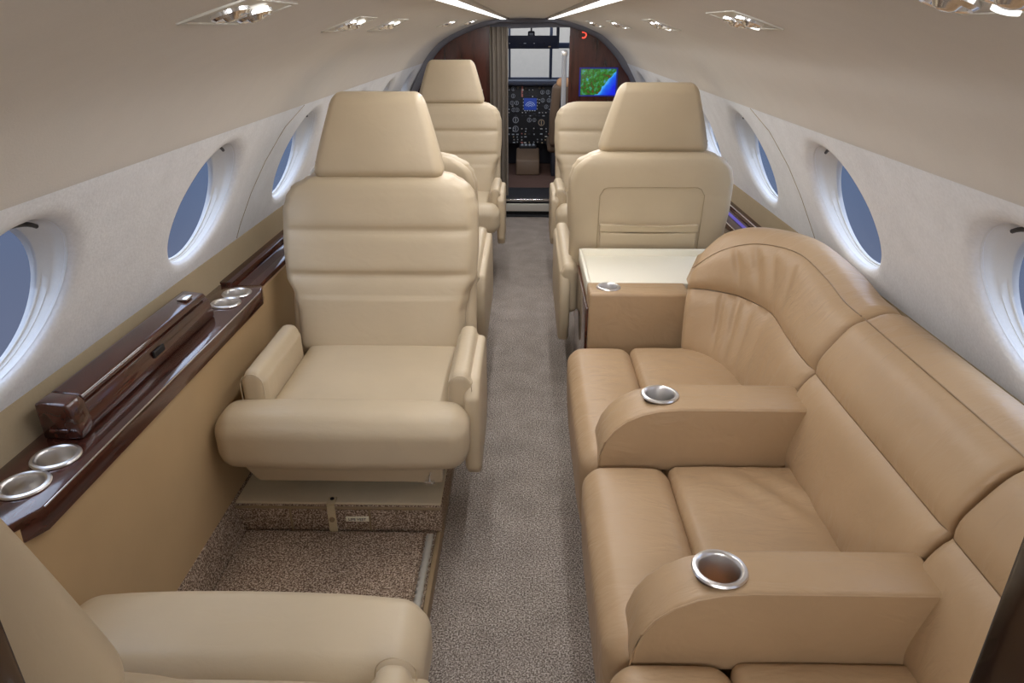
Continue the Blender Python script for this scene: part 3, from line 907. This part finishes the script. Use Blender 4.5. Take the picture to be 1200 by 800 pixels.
def back_pair(stations, folds=None):
    n = len(stations)
    low, up = [], []
    for i, (B, S, P_, O, Q) in enumerate(stations):
        e0 = i / (n - 1); arclen = [(stations[k + 1][1] - stations[k][1]).length for k in range(n - 1)]
        dist = min(sum(arclen[:i]), sum(arclen[i:]))
        rr = 0.020 if not folds else 0.034
        sink = 0.0 if dist >= rr else rr - math.sqrt(max(0, rr * rr - (rr - dist) ** 2))
        out = (O - S); out.z = 0; out.normalize()          # outboard direction
        Zv = Vector((0, 0, 1))
        fv = folds(e0) if folds else (lambda h: 0.0)
        # lower roll
        d = (S - B)
        nrm = Vector((-out.x * d.z, -out.y * d.z, (d.dot(out)))); nrm.normalize()
        ring = []
        m = 14
        for k in range(m + 1):
            t = k / m
            puff = 0.022 * (max(0, 1 - (2 * t - 1) ** 4)) - sink + fv(t) * 1.0
            p = B + d * t + nrm * puff
            ring.append(p)
        ring.append(S + out * 0.018 - Zv * (0.004 + sink) )
        ring.append(S + out * 0.065 - Zv * 0.02); ring.append(B + out * 0.09)
        low.append([tuple(p - SO) for p in ring])
        # upper roll
        d2 = P_ - S
        nr2 = Vector((-out.x * d2.z, -out.y * d2.z, d2.dot(out))); nr2.normalize()
        ring = [S + out * 0.03 + Zv * (0.002)]
        m = 12
        for k in range(m + 1):
            t = k / m
            puff = 0.020 * max(0, 1 - (2 * t - 1) ** 4) - sink + (folds(e0)(t + 1) if folds else 0)
            ring.append(S + d2 * t + nr2 * puff + Zv * 0.003)
        for k in range(1, 7):
            t = k / 6
            p = P_ + (O - P_) * t + Zv * (0.014 * math.sin(PI * t) - sink * 0.8)
            ring.append(p)
        for k in range(1, 5):
            t = k / 4
            ring.append(O + (Q - O) * t + out * 0.012 * math.sin(PI * t) - Zv * sink * (1 - t))
        ring.append(Q - out * 0.12 - Zv * 0.05)
        up.append([tuple(p - SO) for p in ring])
    l = loft('back_lower', low, 'leather_sofa', sofa, True, True, 50)
    u = loft('back_upper', up, 'leather_sofa', sofa, True, True, 50)
    pts = [tuple(s[2] + Vector((0, 0, 0.004)) - SO) for s in stations[2:-2]]
    tube('piping', pts, 0.0016, 'leather_sofa_dark', u, 6)
def steps(a, b): 
    ys = [a, a + 0.002, a + 0.005, a + 0.010, a + 0.018] + [a + 0.03 + (b - a - 0.06) * k / 14 for k in range(15)] + [b - 0.018, b - 0.010, b - 0.005, b - 0.002, b]
    return [[Vector((p[0], y, p[2])) for p in ST[0]] for y in ys]
def fold_corner(e0):
    def f(t):
        v = 0.0
        for c, w_, a_ in ((0.54, 0.016, 0.010), (0.61, 0.017, 0.015), (0.70, 0.015, 0.012), (0.45, 0.016, 0.006)):
            v -= a_ * math.exp(-((e0 - c - (t % 1 - 0.6) * 0.10) / w_) ** 2) * math.exp(-((t % 1 - 0.65) / 0.35) ** 2)
        return v
    return f
back_pair(steps(0.24, 0.912)); back_pair(steps(0.922, 1.495)); 
dc = dense(COR, 16)
# finer stations at both ends so the end faces round over
a0 = [[dc[0][j] + (dc[1][j] - dc[0][j]) * t for j in range(5)] for t in (0.0, 0.15, 0.4, 0.75)]
a1 = [[dc[-2][j] + (dc[-1][j] - dc[-2][j]) * t for j in range(5)] for t in (0.1, 0.5, 0.8, 0.95, 1.0)]
back_pair(a0 + dc[1:-1] + a1, fold_corner)

# ------------------------------------------------------------------ end cabinet between sofa and chair
cabt = thing('end_cabinet', 'tan leather end cabinet with cream tray top and one cup holder beyond the sofa', 'cabinet', (0.45, 2.4, 0.0))
def cbx(nm, x0, x1, y0, y1, z0, z1, mat, r=0.006, par=None): return box(nm, x0 - .45, x1 - .45, y0 - 2.4, y1 - 2.4, z0, z1, mat, par or cabt, r)
front = cbx('cabinet_top', 0.215, 0.548, 2.165, 2.285, 0.30, 0.600, 'leather_sofa', 0.010)
bpy.context.view_layer.update()
cut_cylinders(front, [(0.283 - .45, 2.232 - 2.4, 0.600, 0.034, 0.05)])
cup(0.283 - .45, 2.232 - 2.4, 0.5995, 0.035, cabt, 0.045)
def plan(nm, pts, z0, z1, mat, bev): return prism(nm, [(x - .45, y - 2.4) for x, y in pts], z0, z1, 'Z', mat, cabt, bev)
plan('cabinet_body', [(0.218, 2.170), (0.540, 2.170), (0.540, 2.345), (0.74, 2.345), (0.74, 2.68), (0.218, 2.68)], 0.0, 0.555, 'leather_sofa', 0.004)
cbx('side_door', 0.206, 0.2165, 2.19, 2.66, 0.06, 0.54, 'wood', 0.003)
plan('tray', [(0.222, 2.287), (0.540, 2.287), (0.540, 2.347), (0.735, 2.347), (0.735, 2.675), (0.222, 2.675)], 0.556, 0.575, 'cream_tray', 0.002)
multi('tray_rim', [(0.215 - .45, 0.227 - .45, 2.285 - 2.4, 2.685 - 2.4, 0.55, 0.601), (0.215 - .45, .74 - .45, 2.668 - 2.4, 2.685 - 2.4, 0.55, 0.601), (0.227 - .45, .540 - .45, 2.2855 - 2.4, 2.292 - 2.4, 0.55, 0.598)], 'cream_tray', cabt, 0.003)

# ------------------------------------------------------------------ front bulkhead fittings
scrn = thing('map_screen', 'lit moving map screen showing green coast and blue sea on the walnut wall', 'screen', (0.551, 5.699, 1.016))
pan_ = box('screen_panel', -0.134, 0.134, -0.004, 0.0, -0.094, 0.094, 'map', scrn, 0.002)
multi('screen_bezel', [(-0.146, 0.146, -0.008, 0, 0.094, 0.104), (-0.146, 0.146, -0.008, 0, -0.104, -0.094), (-0.146, -0.134, -0.008, 0, -0.104, 0.104), (0.134, 0.146, -0.008, 0, -0.104, 0.104)], emit('blue lit bezel', srgb(36, 36, 130), 0.8), scrn, 0.003)
sign = thing('indicator_lamp', 'small red lit ring sign high on the walnut wall', 'sign lamp', (0.425, 5.698, 1.345))
tube('lamp_ring', [(0.020 * math.cos(a), -0.004, 0.020 * math.sin(a)) for a in [math.radians(-120 + 240 * k / 16) for k in range(17)]] , 0.005, 'red', sign, 8)
lathe('lamp_back', [(0.032, 0), (0.030, 0.004), (0.0005, 0.004)], (0, 0, 0), 'wood_v', sign, 24, 'Y')
hk = thing('door_handle_plate', 'tiny pale latch on the left walnut wall', 'latch', (-0.355, 5.698, 0.955))
box('plate', -0.022, 0.022, -0.005, 0, -0.007, 0.007, 'plate', hk, 0.002)
box('knob', 0.004, 0.014, -0.014, -0.004, -0.005, 0.005, 'chrome', hk, 0.002)
# curtain bunched at the left of the doorway
def curtain(name, x0, x1, y, z0, z1, mat, waves, label):
    V, Fc = [], []
    n = 60; m = 12
    for side in (0, 1):
        for j in range(m + 1):
            z = z0 + (z1 - z0) * j / m
            for i in range(n + 1):
                t = i / n
                V.append((x0 + (x1 - x0) * t, y + 0.016 * math.sin(2 * PI * waves * t + 0.25 * math.sin(z * 5)) + side * 0.004, z))
    W_ = (n + 1) * (m + 1)
    for s_ in (0, 1):
        for j in range(m):
            for i in range(n):
                a = s_ * W_ + j * (n + 1) + i
                Fc.append([a, a + 1, a + n + 2, a + n + 1])
    for j in range(m):
        for i in (0, n):
            a = j * (n + 1) + i
            Fc.append([a, a + n + 1, W_ + a + n + 1, W_ + a])
    return tag(mesh(name, V, Fc, mat, None, True, 80), label, 'curtain')
curtain('curtain', -0.275, -0.135, 5.665, 0.155, 1.40, 'curtain', 4, 'taupe pleated curtain gathered at the left side of the cockpit doorway')
# pale door post on the right
dp = thing('door_post', 'pale grey upright post at the right side of the cockpit doorway', 'post', (0.30, 5.77, 0.0))
rbox('post', (-0.008, 0, 0.74), (0.018, 0.018, 0.50), 0.012, 'post_white', dp, (1, 1, 4), 3)
box('post_bracket', -0.03, 0.015, -0.02, 0.02, 1.20, 1.235, 'steel', dp, 0.004)
# threshold step
stp = thing('threshold_step', 'dark step with metal edged sill in the cockpit doorway', 'step', (0.02, 5.80, 0.0))
box('step_top', -0.245, 0.265, -0.20, 0.22, 0.0, 0.145, 'black', stp, 0.006)
box('step_edge', -0.235, 0.27, -0.222, -0.203, 0.125, 0.142, 'chrome', stp, 0.003)
box('kick_plate', -0.19, 0.235, -0.226, -0.204, 0.045, 0.105, 'plate', stp, 0.003)
box('sill_rail', -0.265, 0.28, -0.24, -0.205, 0.0, 0.016, 'black', stp, 0.003)

# ------------------------------------------------------------------ cockpit beyond the doorway
tag(box('floor_cockpit', -0.8, 0.8, 5.76, 8.4, 0.0, 0.10, 'cockpit_floor', None, 0.004), kind='structure')
tag(box('wall_cockpit_left', -0.86, -0.80, 5.76, 8.2, 0.1, 1.05, 'dark', None, 0.01), kind='structure')
tag(box('wall_cockpit_right', 0.80, 0.86, 5.76, 8.2, 0.1, 0.90, 'dark', None, 0.01), kind='structure')
tag(prism('ceiling_cockpit', [(5.76, 1.47), (7.0, 1.45), (7.75, 1.395), (7.75, 1.46), (7.0, 1.52), (5.76, 1.54)], -0.86, 0.86, 'X', 'trim_grey', None, 0.01), kind='structure')
tag(box('wall_cockpit_front', -0.8, 0.8, 7.42, 7.48, 0.1, 0.90, 'dark', None, 0.01), kind='structure')
wsh = thing('window_15', None, None, (0, 7.95, 1.05)); wsh['kind'] = 'structure'
multi('windshield_frame', [(-0.86, 0.86, 0.0, 0.04, 0.145, 0.20), (-0.86, 0.86, 0.0, 0.04, -0.20, -0.14), (-0.185, -0.165, 0, 0.04, -0.2, 0.40), (0.245, 0.275, 0, 0.04, -0.2, 0.40), (-0.86, 0.86, 0, 0.04, 0.345, 0.42)], 'panel_blue', wsh, 0.006)
beyond = emit('lit hangar beyond the windscreen', srgb(176, 166, 152), 0.9)
tag(box('hangar_wall', -2.2, 2.6, 9.6, 9.65, -0.4, 1.42, fabric('beige hangar wall', srgb(186, 176, 160), 20, 0.03), None, 0.01), 'beige hangar wall outside the cockpit windscreen', 'wall')
hl = area('hangar_light', (0.2, 8.9, 2.2), (3.0, 0.6), 9, (1, 0.95, 0.88), (0, 0.5, -1))

ip = thing('instrument_panel', 'dense cockpit instrument panel with knobs, dials and a blue display', 'instrument panel', (0.035, 7.2, 0.10))
def ipb(nm, x0, x1, z0, z1, y0, y1, mat, par=None, r=0.003): return box(nm, x0 - 0.035, x1 - 0.035, y0 - 7.2, y1 - 7.2, z0 - 0.10, z1 - 0.10, mat, par or ip, r)
ipb('panel_board', -0.78, 0.78, 0.33, 0.90, 7.22, 7.32, 'black')
ipb('glare_shield', -0.80, 0.80, 0.885, 0.925, 7.12, 7.40, 'panel_blue', r=0.012)
multi('glare_shield_knobs', [(x, x + 0.03, -0.09, -0.078, 0.792, 0.808) for x in (-0.19, -0.09, 0.05, 0.12, 0.17)], 'dark', ip)
def gauge(x, z, r, ring='gauge_white', face='black'):
    g_ = lathe('gauge', [(r, 0.0), (r, 0.006), (r * 0.84, 0.007), (r * 0.82, 0.003), (0.0005, 0.003)], (x - 0.035, 0.018, z - 0.10), 'dark', ip, 20, 'Y')
    lathe('gauge_face', [(r * 0.80, 0.0035), (r * 0.66, 0.0038)], (x - 0.035, 0.018, z - 0.10), ring, g_, 20, 'Y')
    a = random.uniform(0, 2 * PI)
    box('needle', x - 0.035 - r * 0.09, x - 0.035 + r * 0.09, 0.0125, 0.0135, z - 0.10 - r * 0.5, z - 0.10 + r * 0.5, ring, g_, 0.0004)
ds = ipb('radar_display', -0.02, 0.105, 0.655, 0.765, 7.205, 7.219, 'blue_screen')
for rad in (0.018, 0.034, 0.050):
    tube('display_trace', [(0.0425 - 0.035 + rad * math.cos(a), 0.0035, 0.68 - 0.10 + rad * math.sin(a)) for a in [math.radians(20 + 140 * k / 12) for k in range(13)]], 0.0016, 'cyan_ink', ds, 6)
multi('display_keys', [(-0.015 - 0.035 + k * 0.024, -0.001 - 0.035 + k * 0.024, 0.0, 0.005, 0.645 - 0.1, 0.653 - 0.1) for k in range(5)] + [(-0.028 - 0.035, -0.021 - 0.035, 0, .006, 0.66 - .1 + k * .03, .672 - .1 + k * .03) for k in range(4)] + [(0.108 - 0.035, 0.115 - 0.035, 0, .006, 0.66 - .1 + k * .03, .672 - .1 + k * .03) for k in range(4)], 'gauge_white', ip, 0.001)
ipb('tape_gauge', -0.045, -0.028, 0.775, 0.875, 7.210, 7.219, 'gauge_red')
for x, z in ((-0.125, 0.85), (-0.125, 0.785), (-0.135, 0.72), (-0.09, 0.72), (0.16, 0.82), (0.215, 0.82), (0.165, 0.745), (0.225, 0.745), (0.20, 0.685), (-0.12, 0.655), (-0.085, 0.655)):
    gauge(x, z, 0.024)
for x, z in ((0.0, 0.85), (0.13, 0.86), (0.17, 0.86), (-0.08, 0.86)):
    gauge(x, z, 0.012, 'gauge_tan')
gauge(0.155, 0.535, 0.038, 'gauge_tan')
gauge(-0.10, 0.56, 0.036); gauge(-0.10, 0.475, 0.036); gauge(0.035, 0.56, 0.026); gauge(0.085, 0.56, 0.022)
for r_i in range(6):
    for c_i in range(11):
        if random.random() < 0.62:
            x = -0.16 + c_i * 0.040 + random.uniform(-.006, .006); z = 0.345 + r_i * 0.027 + random.uniform(-.004, .004)
            m_ = random.choice(['gauge_white', 'gauge_white', 'dark', 'gauge_tan', 'gauge_red', 'steel'])
            w_ = random.choice([0.006, 0.006, 0.012])
            ipb('knob', x - w_, x + w_, z - 0.005, z + 0.005, 7.205, 7.219, m_, None, 0.002)
for r_i in range(3):
    for c_i in range(5):
        x = 0.04 + c_i * 0.045; z = 0.60 + r_i * 0.018
        if random.random() < 0.6: ipb('switch', x - 0.012, x + 0.012, z - 0.004, z + 0.004, 7.208, 7.219, random.choice(['dark', 'gauge_white', 'panel_blue']), None, 0.001)
for r_i in range(9):
    for c_i in range(13):
        x = -0.165 + c_i * 0.033; z = 0.60 + r_i * 0.030
        near = any(abs(x - gx) < 0.03 and abs(z - gz) < 0.03 for gx, gz in ((-0.125, 0.85), (-0.125, 0.785), (-0.135, 0.72), (-0.09, 0.72), (0.16, 0.82), (0.215, 0.82), (0.165, 0.745), (0.225, 0.745), (0.20, 0.685), (-0.12, 0.655), (-0.085, 0.655)))
        if near or (-0.035 < x < 0.12 and 0.635 < z < 0.78): continue
        if random.random() < 0.55:
            ipb('selector_knob', x - 0.006, x + random.choice((0.005, 0.010)), z - 0.004, z + 0.005, 7.206, 7.219, random.choice(['dark', 'gauge_white', 'panel_blue', 'steel', 'dark']), None, 0.002)
ped = thing('throttle_pedestal', 'brown padded pedestal below the cockpit instrument panel', 'pedestal', (0.022, 7.05, 0.10))
prism('pedestal_body', [(0.12, 0.0), (0.12, 0.20), (0.02, 0.215), (-0.25, 0.14), (-0.27, 0.0)], -0.112, 0.112, 'X', 'brownleather', ped, 0.015, 3)
box('pedestal_top', -0.085, 0.085, 0.0, 0.115, 0.205, 0.235, 'black', ped, 0.006)
for k in range(4): lathe('lever_knob', [(0.012, 0), (0.013, 0.012), (0.007, 0.02), (0.0005, 0.02)], (-0.055 + 0.037 * k, 0.03, 0.23), 'gauge_white', ped, 14)
ov = thing('overhead_switch_console', 'dark overhead switch panel above the cockpit windscreen', 'switch panel', (0.05, 7.1, 1.335))
prism('panel_body', [(0.30, -0.13), (0.42, -0.13), (0.42, -0.012), (0.26, -0.012)], -0.24, 0.25, 'X', 'panel_blue', ov, 0.006)
multi('panel_brackets', [(-0.26, -0.235, 0.30, 0.42, -0.13, 0.09), (0.245, 0.27, 0.30, 0.42, -0.13, 0.09)], 'panel_blue', ov)
for j_ in range(4):
    for i_ in range(10):
        if random.random() < 0.7:
            xx = -0.22 + 0.048 * i_; zz = -0.115 + 0.03 * j_
            box('switch', xx, xx + random.choice((0.012, 0.024)), 0.282, 0.299, zz, zz + 0.010, random.choice(['gauge_white', 'dark', 'gauge_tan', 'black']), ov, 0.002)
cmp_ = thing('compass', 'small black compass hanging at the top of the cockpit windscreen', 'compass', (0.05, 7.72, 1.335))
rbox('housing', (0, 0, 0), (0.035, 0.03, 0.028), 0.015, 'black', cmp_, (2, 2, 2), 3)
tube('stem', [(0, 0, 0.02), (0, 0.02, 0.07)], 0.008, 'black', cmp_)
box('compass_card', -0.02, 0.02, -0.033, -0.029, -0.012, 0.010, 'gauge_white', cmp_, 0.001)
# pilot seats
def pilot(name, label, x):
    p = thing(name, label, 'pilot seat', (x, 6.72, 0.10))
    rbox('seat_back', *bbox(-0.21, 0.21, -0.05, 0.06, 0.28, 0.84), 0.045, 'brownleather', p, (4, 2, 8), 4, lambda x_, y, z, u, v, w: (x_ * (1 - 0.12 * max(0, w)), y - (z - 0.28) * 0.08, z))
    rbox('headrest', *bbox(-0.15, 0.15, -0.10, 0.02, 0.80, 0.885), 0.04, 'sheepskin', p, (4, 2, 3), 4)
    rbox('seat_cushion', *bbox(-0.22, 0.22, 0.0, 0.45, 0.22, 0.32), 0.035, 'brownleather', p, (4, 4, 2), 3)
    box('seat_frame', -0.18, 0.18, 0.02, 0.40, 0.0, 0.22, 'dark', p, 0.01)
    tube('harness', [(-0.10, -0.11, 0.80), (-0.12, -0.085, 0.55), (-0.14, -0.065, 0.35)], 0.010, 'black', p)
    return p
pilot('pilot_seat', 'brown pilot seat with tan top at the right of the cockpit doorway', 0.425)
cl = bpy.data.lights.new('cockpit_light', 'POINT'); cl.energy = 6; cl.shadow_soft_size = 0.15; cl.color = (1, 0.95, 0.9)
clo = bpy.data.objects.new('cockpit_light', cl); clo.location = (0.0, 6.3, 1.32); COL.objects.link(clo)
